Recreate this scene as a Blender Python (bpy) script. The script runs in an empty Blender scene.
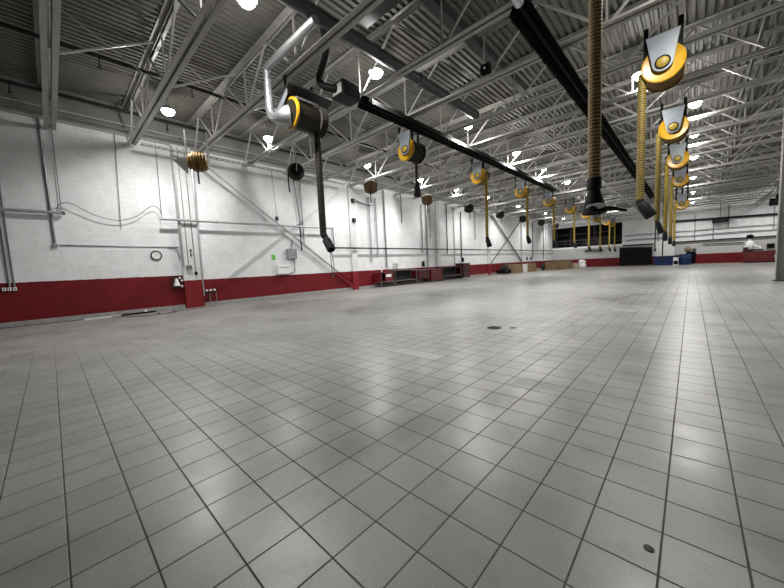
import bpy, bmesh, math, random
from mathutils import Vector, Matrix, Euler
random.seed(7)
S = bpy.context.scene
COL = S.collection
PI = math.pi
T = 0.305                    # floor tile
H = 4.7862 * T               # eye height
XL, YB = -17.07, 57.89       # left wall, back wall
XR, YF = 14.2, -7.0
ZD = 8.46                    # roof deck underside
Z0, Z1 = 6.95, 8.40          # joist bottom and top chords
JY = [0.52 + 2.295 * k for k in range(25)]
ORD = ['first', 'second', 'third', 'fourth', 'fifth', 'sixth', 'seventh', 'eighth', 'ninth', 'tenth', 'eleventh',
       'twelfth', 'thirteenth', 'fourteenth', 'fifteenth', 'sixteenth', 'seventeenth', 'eighteenth', 'nineteenth',
       'twentieth', 'twenty-first', 'twenty-second', 'twenty-third', 'twenty-fourth', 'twenty-fifth']

# ------------------------------------------------------------------ materials
def nd(nt, kind, **kw):
    n = nt.nodes.new(kind)
    for k, v in kw.items():
        setattr(n, k, v)
    return n

def base_mat(name):
    m = bpy.data.materials.new(name); m.use_nodes = True
    nt = m.node_tree
    return m, nt, nt.nodes['Principled BSDF']

def mth(nt, op, a, b=None, c=None):
    n = nd(nt, 'ShaderNodeMath', operation=op)
    for i, v in enumerate((a, b, c)):
        if v is None: continue
        if isinstance(v, (int, float)): n.inputs[i].default_value = v
        else: nt.links.new(v, n.inputs[i])
    return n.outputs[0]

def mixc(nt, fac, a, b):
    n = nd(nt, 'ShaderNodeMix', data_type='RGBA')
    for sock, v in ((n.inputs[0], fac), (n.inputs[6], a), (n.inputs[7], b)):
        if isinstance(v, (int, float)): sock.default_value = v
        elif isinstance(v, tuple): sock.default_value = (*v, 1)
        else: nt.links.new(v, sock)
    return n.outputs[2]

def noise(nt, vec, scale, detail=4, rough=.6):
    n = nd(nt, 'ShaderNodeTexNoise'); n.inputs['Scale'].default_value = scale
    n.inputs['Detail'].default_value = detail; n.inputs['Roughness'].default_value = rough
    if vec is not None: nt.links.new(vec, n.inputs['Vector'])
    return n.outputs['Fac']

def ramp(nt, fac, lo, hi, a=0.0, b=1.0):
    n = nd(nt, 'ShaderNodeMapRange'); n.clamp = True
    nt.links.new(fac, n.inputs[0])
    for i, v in ((1, lo), (2, hi), (3, a), (4, b)): n.inputs[i].default_value = v
    return n.outputs[0]

def simple(name, col, rough=.55, metal=0.0, var=.18, scale=6.0, bump=0.0, spec=.5):
    m, nt, p = base_mat(name)
    tc = nd(nt, 'ShaderNodeTexCoord').outputs['Object']
    f = ramp(nt, noise(nt, tc, scale), .3, .7)
    dk = tuple(c * (1 - var) for c in col); lt = tuple(min(1, c * (1 + var * .6)) for c in col)
    nt.links.new(mixc(nt, f, dk, lt), p.inputs['Base Color'])
    p.inputs['Roughness'].default_value = rough; p.inputs['Metallic'].default_value = metal
    p.inputs['Specular IOR Level'].default_value = spec
    if bump:
        b = nd(nt, 'ShaderNodeBump'); b.inputs['Strength'].default_value = bump; b.inputs['Distance'].default_value = .01
        nt.links.new(f, b.inputs['Height']); nt.links.new(b.outputs[0], p.inputs['Normal'])
    return m

def floor_mat():
    m, nt, p = base_mat('quarry_tile')
    tc = nd(nt, 'ShaderNodeTexCoord').outputs['Object']
    sp = nd(nt, 'ShaderNodeSeparateXYZ'); nt.links.new(tc, sp.inputs[0])
    def grid(o):
        d = mth(nt, 'FRACT', mth(nt, 'ADD', mth(nt, 'DIVIDE', o, T), 200.5))
        return mth(nt, 'ABSOLUTE', mth(nt, 'SUBTRACT', d, .5))          # distance to the joint, in tiles
    gx, gy = grid(sp.outputs[0]), grid(sp.outputs[1])
    wob = mth(nt, 'MULTIPLY', noise(nt, tc, 9), .006)
    jx = ramp(nt, mth(nt, 'SUBTRACT', gx, wob), .006, .016, 1, 0)
    jy = mth(nt, 'MULTIPLY', ramp(nt, mth(nt, 'SUBTRACT', gy, wob), .006, .016, 1, 0), 1.0)
    joint = mth(nt, 'MAXIMUM', jx, jy)
    fill = mth(nt, 'ADD', ramp(nt, noise(nt, tc, .5, 3), .3, .6, .2, 0), ramp(nt, sp.outputs[0], -9.5, -4.5, .7, 0))   # joints worn and filled with dust toward the left wall
    joint = mth(nt, 'MULTIPLY', joint, mth(nt, 'SUBTRACT', 1, mth(nt, 'MINIMUM', fill, .85)))
    # each tile its own tint
    cell = nd(nt, 'ShaderNodeTexWhiteNoise', noise_dimensions='2D')
    fl = nd(nt, 'ShaderNodeCombineXYZ')
    nt.links.new(mth(nt, 'FLOOR', mth(nt, 'DIVIDE', sp.outputs[0], T)), fl.inputs[0])
    nt.links.new(mth(nt, 'FLOOR', mth(nt, 'DIVIDE', sp.outputs[1], T)), fl.inputs[1])
    nt.links.new(fl.outputs[0], cell.inputs['Vector'])
    base = mixc(nt, cell.outputs['Value'], FLOOR_A, FLOOR_B)
    big = ramp(nt, noise(nt, tc, .55, 5), .44, .64)
    base = mixc(nt, mth(nt, 'MULTIPLY', big, .6), base, (.165, .158, .145))
    mid = ramp(nt, noise(nt, tc, 1.7, 7, .72), .53, .74)
    base = mixc(nt, mth(nt, 'MULTIPLY', mid, .45), base, (.12, .112, .10))
    spk = ramp(nt, noise(nt, tc, 60, 3), .62, .72)
    base = mixc(nt, mth(nt, 'MULTIPLY', spk, .55), base, (.13, .125, .12))
    wsp = ramp(nt, noise(nt, tc, 75, 2, .4), .68, .72)
    base = mixc(nt, mth(nt, 'MULTIPLY', wsp, .45), base, (.55, .55, .53))
    rust = ramp(nt, noise(nt, tc, 1.15, 4), .69, .78)
    base = mixc(nt, mth(nt, 'MULTIPLY', rust, .4), base, (.21, .13, .07))
    nt.links.new(mixc(nt, joint, base, (.018, .017, .016)), p.inputs['Base Color'])
    r = ramp(nt, noise(nt, tc, 1.6, 5), .35, .7, .28, .44)
    nt.links.new(mth(nt, 'ADD', r, mth(nt, 'MULTIPLY', joint, .4)), p.inputs['Roughness'])
    b = nd(nt, 'ShaderNodeBump'); b.inputs['Strength'].default_value = .5; b.inputs['Distance'].default_value = .006
    hgt = mth(nt, 'ADD', mth(nt, 'MULTIPLY', joint, -1), mth(nt, 'MULTIPLY', noise(nt, tc, 40, 3), .18))
    nt.links.new(hgt, b.inputs['Height']); nt.links.new(b.outputs[0], p.inputs['Normal'])
    return m

FLOOR_A, FLOOR_B = (.275, .275, .265), (.312, .31, .298)
WHITE, RED = (.80, .815, .825), (.155, .0075, .012)

def block_wall_mat(name, axis, split, upper=WHITE, lower=RED, mid=None, mid_z=0, split2=None, y2=0):
    """painted concrete block: lower band of red, white above (real paint)."""
    m, nt, p = base_mat(name)
    geo = nd(nt, 'ShaderNodeNewGeometry').outputs['Position']
    sp = nd(nt, 'ShaderNodeSeparateXYZ'); nt.links.new(geo, sp.inputs[0])
    cv = nd(nt, 'ShaderNodeCombineXYZ')
    nt.links.new(sp.outputs[axis], cv.inputs[0]); nt.links.new(sp.outputs[2], cv.inputs[1])
    br = nd(nt, 'ShaderNodeTexBrick'); nt.links.new(cv.outputs[0], br.inputs['Vector'])
    br.inputs['Scale'].default_value = 1; br.inputs['Brick Width'].default_value = .4
    br.inputs['Row Height'].default_value = .2; br.inputs['Mortar Size'].default_value = .008
    br.inputs['Mortar Smooth'].default_value = .6
    mort = br.outputs['Fac']
    nz = noise(nt, geo, 2.2, 6)
    z = mth(nt, 'ADD', sp.outputs[2], mth(nt, 'MULTIPLY', mth(nt, 'SUBTRACT', noise(nt, geo, 7, 2), .5), .05))
    if split2 is None: cut = split
    else:
        st = mth(nt, 'GREATER_THAN', sp.outputs[1], y2)
        cut = mth(nt, 'ADD', split, mth(nt, 'MULTIPLY', st, split2 - split))
    isred = mth(nt, 'LESS_THAN', z, cut)
    up = mixc(nt, ramp(nt, nz, .35, .7), tuple(c * .86 for c in upper), upper)
    if mid is not None:
        up = mixc(nt, mth(nt, 'LESS_THAN', sp.outputs[2], mid_z), up, mid)
    scuff = ramp(nt, noise(nt, geo, 1.1, 6, .7), .60, .78)
    up = mixc(nt, mth(nt, 'MULTIPLY', scuff, .25), up, (.42, .42, .42))
    lo = mixc(nt, ramp(nt, noise(nt, geo, 1.4, 5), .3, .7), tuple(c * .72 for c in lower), tuple(c * 1.12 for c in lower))
    c = mixc(nt, isred, up, lo)
    c = mixc(nt, mth(nt, 'MULTIPLY', mort, .16), c, (.10, .09, .09))
    nt.links.new(c, p.inputs['Base Color'])
    p.inputs['Roughness'].default_value = .6; p.inputs['Specular IOR Level'].default_value = .22
    b = nd(nt, 'ShaderNodeBump'); b.inputs['Strength'].default_value = .35; b.inputs['Distance'].default_value = .006
    nt.links.new(mth(nt, 'ADD', mth(nt, 'MULTIPLY', mort, -1), mth(nt, 'MULTIPLY', noise(nt, geo, 30, 3), .25)), b.inputs['Height'])
    nt.links.new(b.outputs[0], p.inputs['Normal'])
    return m

def glow(name, col, strength):
    m, nt, p = base_mat(name)
    p.inputs['Base Color'].default_value = (.8, .8, .8, 1)
    p.inputs['Emission Color'].default_value = (*col, 1); p.inputs['Emission Strength'].default_value = strength
    return m

M = dict(
    floor=floor_mat(),
    wall=block_wall_mat('painted_block_left', 1, 1.52, split2=1.27, y2=4.2),
    pillar=block_wall_mat('painted_pillar', 1, 1.27, upper=(.72, .73, .735), lower=(.21, .014, .018)),
    wall_b=block_wall_mat('painted_block_back', 0, 1.24, upper=(.93, .94, .95), mid=(.50, .50, .49), mid_z=2.95, lower=(.15, .007, .011)),
    wall_r=block_wall_mat('painted_block_right', 1, 1.25),
    siding=simple('grey_siding', (.20, .20, .19), .6, var=.12, scale=2),
    kerb=simple('concrete_kerb', (.30, .295, .29), .8, var=.25, scale=5, bump=.3),
    deck=simple('steel_deck', (.118, .113, .098), .6, 0, var=.22, scale=1.2),
    joist=simple('joist_paint', (.35, .343, .32), .38, .0, var=.15, scale=4),
    beam=simple('beam_paint', (.40, .395, .375), .5, 0, var=.15, scale=4),
    black=simple('black_metal', (.0025, .0025, .0025), .6, 0, var=.3, spec=.1),
    blackpipe=simple('black_pipe', (.014, .0135, .013), .5, 0, var=.3, spec=.25),
    rubber=simple('black_rubber', (.012, .0125, .013), .6, 0, var=.3, spec=.25),
    duct=simple('duct_sheet', (.045, .048, .05), .5, .2, var=.2, scale=3),
    galv=simple('galvanised', (.58, .60, .62), .32, .75, var=.2, scale=14),
    flex=simple('foil_flex', (.40, .41, .42), .35, .7, var=.3, scale=30, bump=.6),
    plate=simple('grey_plate', (.20, .225, .245), .45, .0, var=.12, scale=5),
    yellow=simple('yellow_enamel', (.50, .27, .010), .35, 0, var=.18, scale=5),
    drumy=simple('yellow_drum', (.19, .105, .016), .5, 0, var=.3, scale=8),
    hosey=simple('amber_hose', (.46, .32, .125), .55, 0, var=.22, scale=10),
    hoseyy=simple('yellow_hose', (.30, .21, .018), .55, 0, var=.22, scale=10),
    hoseb=simple('dark_hose', (.05, .042, .034), .6, 0, var=.35, scale=10),
    drumb=simple('dark_drum', (.022, .018, .011), .5, 0, var=.4, scale=9, spec=.3),
    hosed=simple('hose_strip_rib_shade', (.035, .022, .008), .6, 0, var=.3, scale=10),  # strip colour that also paints in the shade of the rib valleys
    hosed2=simple('dull_yellow_hose', (.34, .24, .035), .55, 0, var=.25, scale=10),
    brown=simple('brown_hose_drum', (.15, .085, .03), .6, 0, var=.35, scale=10),
    conduit=simple('conduit', (.27, .275, .28), .4, .5, var=.15, scale=8),
    rail=simple('grey_rail', (.40, .41, .41), .4, .4, var=.15, scale=5),
    cable=simple('cable', (.10, .10, .10), .6, 0, var=.2),
    box=simple('grey_box', (.27, .285, .29), .5, .2, var=.12, scale=6),
    whitep=simple('white_plastic', (.78, .78, .77), .45, 0, var=.08),
    green=simple('green_plastic', (.12, .52, .06), .45, 0, var=.12),
    redp=simple('red_enamel', (.13, .007, .011), .42, 0, var=.25, scale=3),
    redd=simple('dark_red_enamel', (.05, .005, .007), .45, 0, var=.3, scale=3),
    steel=simple('worn_steel', (.17, .165, .16), .45, .5, var=.3, scale=6),
    card=simple('cardboard', (.215, .145, .075), .8, 0, var=.14, scale=4),
    cardp=simple('pale_cardboard', (.42, .36, .27), .8, 0, var=.14, scale=4),
    blue=simple('blue_plastic', (.006, .022, .085), .5, 0, var=.3, scale=3, spec=.25),
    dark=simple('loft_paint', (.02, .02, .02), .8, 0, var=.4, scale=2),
    loftg=simple('loft_grey', (.10, .10, .095), .6, 0, var=.3, scale=3),
    iron=simple('cast_iron', (.035, .033, .03), .6, .3, var=.3, scale=30, bump=.4),
    patch=simple('pale_tile', (.40, .40, .38), .45, 0, var=.1, scale=12),
    lamp=glow('lamp_glow', (1, .985, .95), 34),
    clockface=simple('clock_face', (.80, .80, .79), .5, 0, var=.06),
    wood=simple('raw_wood', (.42, .31, .18), .7, 0, var=.2, scale=6),
)

# ------------------------------------------------------------------ mesh helpers
class MB:
    def __init__(self): self.bm = bmesh.new()
    def box(self, lo, hi, mat=None):
        x0, y0, z0 = lo; x1, y1, z1 = hi
        v = [self.bm.verts.new(p) for p in ((x0,y0,z0),(x1,y0,z0),(x1,y1,z0),(x0,y1,z0),(x0,y0,z1),(x1,y0,z1),(x1,y1,z1),(x0,y1,z1))]
        for f in ((0,3,2,1),(4,5,6,7),(0,1,5,4),(1,2,6,5),(2,3,7,6),(3,0,4,7)):
            self.bm.faces.new([v[i] for i in f])
        if mat is not None: bmesh.ops.transform(self.bm, matrix=mat, verts=v)
        return self
    def bar(self, a, b, w, h, up=(0,0,1)):
        """rectangular bar from a to b, w across and h along up"""
        a, b = Vector(a), Vector(b); d = (b - a).normalized()
        u = Vector(up); s = d.cross(u)
        if s.length < 1e-4: s = d.cross(Vector((1,0,0)))
        s.normalize(); u = s.cross(d)
        q = []
        for c in (a, b):
            for i, j in ((-1,-1),(1,-1),(1,1),(-1,1)):
                q.append(self.bm.verts.new(c + s * (w/2*i) + u * (h/2*j)))
        for f in ((0,1,2,3),(7,6,5,4),(0,4,5,1),(1,5,6,2),(2,6,7,3),(3,7,4,0)):
            self.bm.faces.new([q[i] for i in f])
        return self
    def tube(self, pts, r, n=10, cap=True):
        pts = [Vector(p) for p in pts]
        rr = r if isinstance(r, (list, tuple)) else [r] * len(pts)
        rings = []; ref = None
        for i, p in enumerate(pts):
            d = (pts[min(i+1, len(pts)-1)] - pts[max(i-1, 0)]).normalized()
            if ref is None:
                ref = Vector((0,0,1)) if abs(d.z) < .9 else Vector((1,0,0))
            s = d.cross(ref).normalized(); u = s.cross(d).normalized(); ref = u
            rings.append([self.bm.verts.new(p + (s*math.cos(2*PI*k/n) + u*math.sin(2*PI*k/n)) * rr[i]) for k in range(n)])
        for a, b in zip(rings, rings[1:]):
            for k in range(n):
                self.bm.faces.new((a[k], a[(k+1)%n], b[(k+1)%n], b[k]))
        if cap:
            self.bm.faces.new(rings[0][::-1]); self.bm.faces.new(rings[-1])
        return self
    def lathe(self, prof, axis='z', n=24, at=(0,0,0)):
        """prof: (radius, along)"""
        rings = []
        for r, t in prof:
            ring = []
            for k in range(n):
                c, s = math.cos(2*PI*k/n)*r, math.sin(2*PI*k/n)*r
                q = {'z': (c, s, t), 'y': (s, t, c), 'x': (t, c, s)}[axis]
                ring.append(self.bm.verts.new((q[0]+at[0], q[1]+at[1], q[2]+at[2])))
            rings.append(ring)
        for a, b in zip(rings, rings[1:]):
            for k in range(n):
                self.bm.faces.new((a[k], a[(k+1)%n], b[(k+1)%n], b[k]))
        self.bm.faces.new(rings[0][::-1]); self.bm.faces.new(rings[-1])
        return self
    def prism(self, poly, axis, t0, t1):
        """polygon in the plane across axis, extruded t0..t1; axis y: (x,z), x: (y,z), z: (x,y)"""
        def P(p, t): return {'y': (p[0], t, p[1]), 'x': (t, p[0], p[1]), 'z': (p[0], p[1], t)}[axis]
        a = [self.bm.verts.new(P(p, t0)) for p in poly]; b = [self.bm.verts.new(P(p, t1)) for p in poly]
        n = len(poly)
        self.bm.faces.new(a[::-1]); self.bm.faces.new(b)
        for k in range(n): self.bm.faces.new((a[k], a[(k+1)%n], b[(k+1)%n], b[k]))
        return self
    def build(self, name, mat, parent=None, smooth=False, bevel=0, label=None):
        bmesh.ops.recalc_face_normals(self.bm, faces=self.bm.faces[:])
        me = bpy.data.meshes.new(name); self.bm.to_mesh(me); self.bm.free()
        me.materials.append(mat)
        if smooth:
            for p in me.polygons: p.use_smooth = True
            me.set_sharp_from_angle(angle=math.radians(40))
        o = bpy.data.objects.new(name, me); COL.objects.link(o)
        if parent is not None: o.parent = parent
        if bevel:
            b = o.modifiers.new('bevel', 'BEVEL'); b.width = bevel; b.segments = 2; b.limit_method = 'ANGLE'
        if label: o['label'] = label
        return o

def tag(o, label, cat, group=None, kind=None):
    o['label'] = label; o['category'] = cat
    if group: o['group'] = group
    if kind: o['kind'] = kind
    return o
def thing(name, label, cat, loc=(0,0,0), group=None, rz=0):
    o = bpy.data.objects.new(name, None); COL.objects.link(o)
    o.location = loc; o.rotation_euler = (0,0,rz); o.empty_display_size = .1
    return tag(o, label, cat, group)
def struct(o, label=None, cat=None):
    o['kind'] = 'structure'
    if label: o['label'] = label
    if cat: o['category'] = cat
    return o
def dup(root, loc, label, rz=None):
    r = root.copy(); COL.objects.link(r); r.location = loc; r['label'] = label
    if rz is not None: r.rotation_euler = (0, 0, rz)
    for ch in list(root.children):
        c = ch.copy(); COL.objects.link(c); c.parent = r
        for g in list(ch.children):
            d = g.copy(); COL.objects.link(d); d.parent = c
    return r
def arc(n, f): return [f(i / (n - 1)) for i in range(n)]
def smoothpts(pts, k=6):
    """Catmull-Rom through points"""
    P = [Vector(p) for p in pts]; out = []
    for i in range(len(P) - 1):
        a, b, c, d = P[max(i-1,0)], P[i], P[i+1], P[min(i+2,len(P)-1)]
        for j in range(k):
            t = j / k
            out.append(.5*((2*b) + (c-a)*t + (2*a-5*b+4*c-d)*t*t + (3*b-a-3*c+d)*t**3))
    out.append(P[-1]); return out

# ------------------------------------------------------------------ the setting
f = MB().box((XL-.3 - 0, YF, -.2), (XR, YB+.3, 0)).build('floor', M['floor'])
# joints pass through whole tile steps from the object's origin
ox, oy = -4.2467*T, 2.7780*T
for v in f.data.vertices: v.co.x -= ox; v.co.y -= oy
f.location = (ox, oy, 0); struct(f, 'grey square floor tiles with dark joints across the whole hall', 'floor')

struct(MB().box((XL-.3, YF, 0), (XL, YB, 7.32)).build('wall_left', M['wall']), 'white painted block wall with red lower band along the left side', 'wall')
struct(MB().box((XL-.3, YF, 7.32), (XL+.02, YB, ZD+.1)).build('wall_left_upper', M['siding']), 'dull grey strip of wall between the white block wall and the roof', 'wall')
b = MB()
b.box((XL, YB, 0), (XR, YB+.3, 3.22)); b.box((-7.5, YB, 3.22), (XR, YB+.3, ZD+.1)); b.box((XL, YB, 6.4), (-7.5, YB+.3, ZD+.1))
struct(b.build('wall_back', M['wall_b']), 'far white end wall with red lower band', 'wall')
struct(MB().box((XR, YF, 0), (XR+.3, YB, ZD+.1)).build('wall_right', M['wall_r']), 'white block wall closing the hall beyond the steel column', 'wall')
struct(MB().box((XL-.3, YF-.3, 0), (XR+.3, YF, ZD+.1)).build('wall_front', M['siding']), 'grey wall behind the photographer', 'wall')
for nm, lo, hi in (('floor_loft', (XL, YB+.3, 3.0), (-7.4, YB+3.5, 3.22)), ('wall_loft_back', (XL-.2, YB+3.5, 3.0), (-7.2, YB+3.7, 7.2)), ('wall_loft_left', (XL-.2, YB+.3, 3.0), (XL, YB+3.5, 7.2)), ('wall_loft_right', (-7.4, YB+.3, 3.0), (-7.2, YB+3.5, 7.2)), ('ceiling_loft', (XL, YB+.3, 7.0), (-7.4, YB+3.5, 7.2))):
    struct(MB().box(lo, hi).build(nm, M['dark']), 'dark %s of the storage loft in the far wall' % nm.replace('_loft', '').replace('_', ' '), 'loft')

# ribbed steel roof deck: ribs run the length of the hall
bm = MB(); prof = []
x = XL - .3
while x < XR + .3:
    prof += [(x, ZD), (x+.085, ZD), (x+.115, ZD+.06), (x+.17, ZD+.06)]; x += .2
prof.append((x, ZD))
a = [bm.bm.verts.new((p[0], YF-.3, p[1])) for p in prof]; c = [bm.bm.verts.new((p[0], YB+.3, p[1])) for p in prof]
for i in range(len(prof)-1): bm.bm.faces.new((a[i], a[i+1], c[i+1], c[i]))
ce = bm.build('ceiling', M['deck']); so = ce.modifiers.new('s', 'SOLIDIFY'); so.thickness = .02; so.offset = 1
struct(ce, 'dark ribbed steel roof deck', 'ceiling')

struct(MB().box((XL, YF, 0), (XL+.07, 4.17, .17)).box((XL, 4.95, 0), (XL+.07, 14.2, .17)).box((XL, 14.74, 0), (XL+.07, YB, .17)).build('baseboard_left', M['kerb'], bevel=.01), 'grey concrete kerb along the foot of the left wall', 'kerb')
struct(MB().box((XL, YF, 7.28), (XL+.09, YB, 7.36)).build('trim_1', M['joist']), 'grey steel ledge along the top of the left wall', 'trim')
struct(MB().box((XL, YF, 7.66), (XL+.13, YB, 7.73)).build('trim_2', M['joist']), 'upper grey steel strip along the top of the left wall', 'trim')

pil_y = [4.56, 14.45, 24.55, 34.6, 44.5, 54.4]
for k, y in enumerate(pil_y):
    w = .38 if k == 0 else .24
    d = .20 if k == 0 else .16
    o = MB().box((XL, y-w, 0), (XL+d, y+w, 7.28)).build('pillar', M['pillar'])
    struct(o, 'white pillar with red foot on the left wall, %s from the front' % ORD[k], 'pillar')
# pale replaced floor tiles, three in a row
struct(MB().box((-3.735, 3.90, .0), (-2.83, 4.195, .002)).build('floor_patch', M['patch']), 'pale strip of three replaced floor tiles in the middle of the floor', 'floor patch')

# girts and pipes on the far wall
def hpipe(name, z, z2, x0, x1, r, mat, label, cat='pipe'):
    o = MB().tube([(x0, YB-.12-r, z), (x1, YB-.12-r, z2)], r, 8)
    for q in (x0+.5, (x0+x1)/2, x1-.5): o.box((q-.05, YB-.13-r, (z+z2)/2-.05), (q+.05, YB, (z+z2)/2+.05))
    return tag(o.build(name, mat), label, cat)
hpipe('wall_pipe', 5.72, 5.32, -2.2, 10.0, .13, M['blackpipe'], 'thick black pipe across the top of the far wall')
hpipe('wall_pipe', 3.70, 3.72, -7.0, 10.0, .06, M['conduit'], 'thin grey pipe across the far wall just above mid height')
hpipe('wall_pipe', 4.35, 4.28, -7.2, 10.0, .05, M['conduit'], 'thin grey pipe on the far wall, second below the thick black one')
hpipe('wall_pipe', 2.95, 2.93, -7.4, 10.0, .08, M['blackpipe'], 'dark pipe along the edge of the bright upper far wall')
hpipe('wall_pipe', 2.46, 2.40, 1.0, 4.6, .05, M['blackpipe'], 'short dark pipe low on the far wall left of the red cabinet')
for x, z0, z1, lab in ((.25, 2.95, 6.4, 'left of the black unit heater'), (1.95, 2.95, 5.2, 'below the black unit heater'), (3.25, 4.3, 7.2, 'right of the black unit heater'), (6.9, 3.7, 6.4, 'beside the steel column'), (-3.4, 2.95, 6.2, 'above the black container')):
    tag(MB().box((x-.05, YB-.07, z0), (x+.05, YB, z1)).build('wall_post', M['conduit']), 'thin grey upright on the far wall %s' % lab, 'upright')
u = thing('unit_heater', 'black unit heater hanging on the thick pipe at the far wall', 'heater', (2.5, YB-.6, 5.0))
MB().box((-.7, -.3, 0), (.7, .3, .5)).build('casing', M['black'], u, bevel=.03)
b = MB()
for i in range(6): b.box((-.6, -.33, .06+i*.07), (.6, -.3, .09+i*.07))
b.build('grille', M['duct'], u)
MB().tube([(0, 0, .5), (0, 0, 3.3)], .03, 6).build('hanger', M['blackpipe'], u)
# loft railing and racks
g = thing('guard_rail', 'dark guard rail along the front of the storage loft', 'railing', (0, YB+.35, 3.22))
for z in (.55, 1.05): MB().tube([(XL+.1, 0, z), (-7.5, 0, z)], .035, 6).build('rail', M['loftg'], g)
for i in range(7): MB().tube([(XL+.3+i*1.55, 0, 0), (XL+.3+i*1.55, 0, 1.1)], .035, 6).build('post', M['loftg'], g)
for i, (x, lab) in enumerate(((-15.9, 'nearest the left wall'), (-13.2, 'in the middle of the loft'), (-10.3, 'at the right end of the loft'))):
    r = thing('storage_rack', 'grey steel storage rack in the dark loft, %s' % lab, 'rack', (x, YB+2.2, 3.22), 'racks in the loft')
    for sx in (-1, 1):
        for sy in (-.4, .4): MB().box((sx*1.1-.05, sy-.05, 0), (sx*1.1+.05, sy+.05, 3.1)).build('post', M['loftg'], r)
    for z in (.1, 1.1, 2.1): MB().box((-1.1, -.4, z), (1.1, .4, z+.08)).build('shelf', M['loftg'], r)
tag(MB().box((-12.9, YB+.9, 3.22), (-9.2, YB+1.7, 4.7)).build('covered_stack', M['dark'], bevel=.2), 'large dark covered heap behind the loft railing', 'heap')

# ------------------------------------------------------------------ roof joists
BN = [-14.3 + 3.17*k for k in range(9)]
TN = [-15.9 + 3.17*k for k in range(10)]
def angle_pair(z, up, x0, x1):
    b = MB(); s = 1 if up else -1
    for sg in (-1, 1):
        i, o = .028*sg, .155*sg
        b.box((x0, min(i,o), min(z, z+.014*s)), (x1, max(i,o), max(z, z+.014*s)))
        j = (.028+.014)*sg
        b.box((x0, min(i,j), min(z, z+.12*s)), (x1, max(i,j), max(z, z+.12*s)))
    return b
def make_joist():
    r = thing('roof_joist', 'x', 'joist', (0, JY[0], 0), 'open-web roof joists')
    angle_pair(Z1+.05, False, XL+.02, XR-.02).build('top_chord', M['joist'], r)
    angle_pair(Z0, True, XL+.1, XR-.1).build('bottom_chord', M['joist'], r)
    zb, zt = Z0+.06, Z1-.02
    def web(a, bb, nm, rad): MB().bar(a, bb, rad, rad, (0,1,0)).build(nm, M['joist'], r)
    for k, xb in enumerate(BN):
        for sg in (-1, 1):
            xt = xb + sg*1.56
            web((xb + sg*.06, 0, zb), (xt, 0, zt), 'diagonal', .055)
        web((xb, 0, zb), (xb, 0, zt), 'vertical', .045)
    web((XL+.15, 0, zb), (TN[0]-.02, 0, zt), 'diagonal', .055)
    return r
def jlabel(k): return 'grey open-web steel roof joist across the hall, %s from the front' % ORD[k]
j0 = make_joist(); j0['label'] = jlabel(0)
for k in range(1, 25): dup(j0, (0, JY[k], 0), jlabel(k))

# cross bridging rods between joists
def bridging(x):
    r = thing('cross_bridging', 'x', 'bridging', (x, JY[0], 0), 'cross bridging between the joists')
    MB().bar((0, .1, Z0+.13), (0, 2.2, Z1-.1), .045, .045).build('rod', M['joist'], r)
    MB().bar((.06, .1, Z1-.1), (.06, 2.2, Z0+.13), .02, .02).build('rod', M['joist'], r)
    return r
for x, where in ((-11.6, 'on the left-wall side'), (-3.3, 'in mid hall')):
    b0 = bridging(x); b0['label'] = 'crossed thin rods bridging the %s and %s roof joists %s' % (ORD[0], ORD[1], where)
    for k in range(1, 24): dup(b0, (x, JY[k], 0), 'crossed thin rods bridging the %s and %s roof joists %s' % (ORD[k], ORD[k+1], where))

# steel column and lattice girder on the right
c = thing('steel_column', 'grey steel column standing on the floor at the right edge', 'column', (2.98, 22.7, 0))
MB().box((-.15, -.15, 0), (-.12, .15, ZD-.02)).box((.12, -.15, 0), (.15, .15, ZD-.02)).build('flange', M['beam'], c)
MB().box((-.12, -.012, 0), (.12, .012, ZD-.02)).build('web', M['beam'], c)
MB().box((-.22, -.2, 0), (.22, .2, .03)).build('base_plate', M['iron'], c)
MB().box((.15, -.13, .02), (.32, .13, 1.25)).build('guard', M['black'], c, bevel=.01)
g = thing('lattice_girder', 'pale lattice girder running lengthwise under the joists beyond the steel column', 'girder', (5.4, 0, 0))
for z in (6.42, 6.88): MB().box((-.08, 24, z-.04), (.08, YB-.02, z+.04)).build('chord', M['beam'], g)
b = MB(); y = 24.2
while y < YB-.8: b.bar((0, y, 6.45), (0, y+.4, 6.86), .05, .05, (1,0,0)); b.bar((0, y+.4, 6.86), (0, y+.8, 6.45), .05, .05, (1,0,0)); y += .8
b.build('lattice', M['beam'], g)
for y, lab in ((45.2, 'right'), (48.6, 'left')):
    u = thing('unit_heater', 'small black unit heater under the lattice girder, the %s one of the pair' % lab, 'heater', (5.75, y, 5.66), 'pair of black unit heaters')
    MB().box((-.3, -.3, 0), (.3, .3, .66)).build('casing', M['black'], u, bevel=.03)
    MB().box((-.36, -.33, .66), (.36, .33, .7)).build('hanger_frame', M['whitep'], u)

# ------------------------------------------------------------------ lamps
LX = ((-14.2, 'row nearest the left wall', [3.56, 7.4, 13.5, 18.6, 23.4, 28.8, 36.2, 45.4, 53.6]),
      (-7.38, 'middle row', [3.58, 7.6, 13.3, 18.64, 23.3, 28.9, 36.2, 47.7]),
      (-0.04, 'row above the large yellow reels', [14.3, 18.74, 23.4, 28.8, 36.2, 45.4, 53.6]),
      (6.9, 'row beyond the steel column', [45.4, 53.6]))
HID = [(6.9, 18.7), (6.9, 23.4), (6.9, 28.8), (12.3, 36), (-.04, 8.4)]
POWER, SPILL = 790, 120
ld = bpy.data.lights.new('lamp_light', 'SPOT'); ld.energy = POWER; ld.color = (1, .985, .955); ld.shadow_soft_size = .13
ld.spot_size = math.radians(158); ld.spot_blend = .75
lp = bpy.data.lights.new('lamp_spill', 'POINT'); lp.energy = SPILL; lp.color = (1, .985, .955); lp.shadow_soft_size = .13
def lamp_light(loc):
    for d in (ld, lp):
        o = bpy.data.objects.new(d.name, d); COL.objects.link(o); o.location = loc
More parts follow.
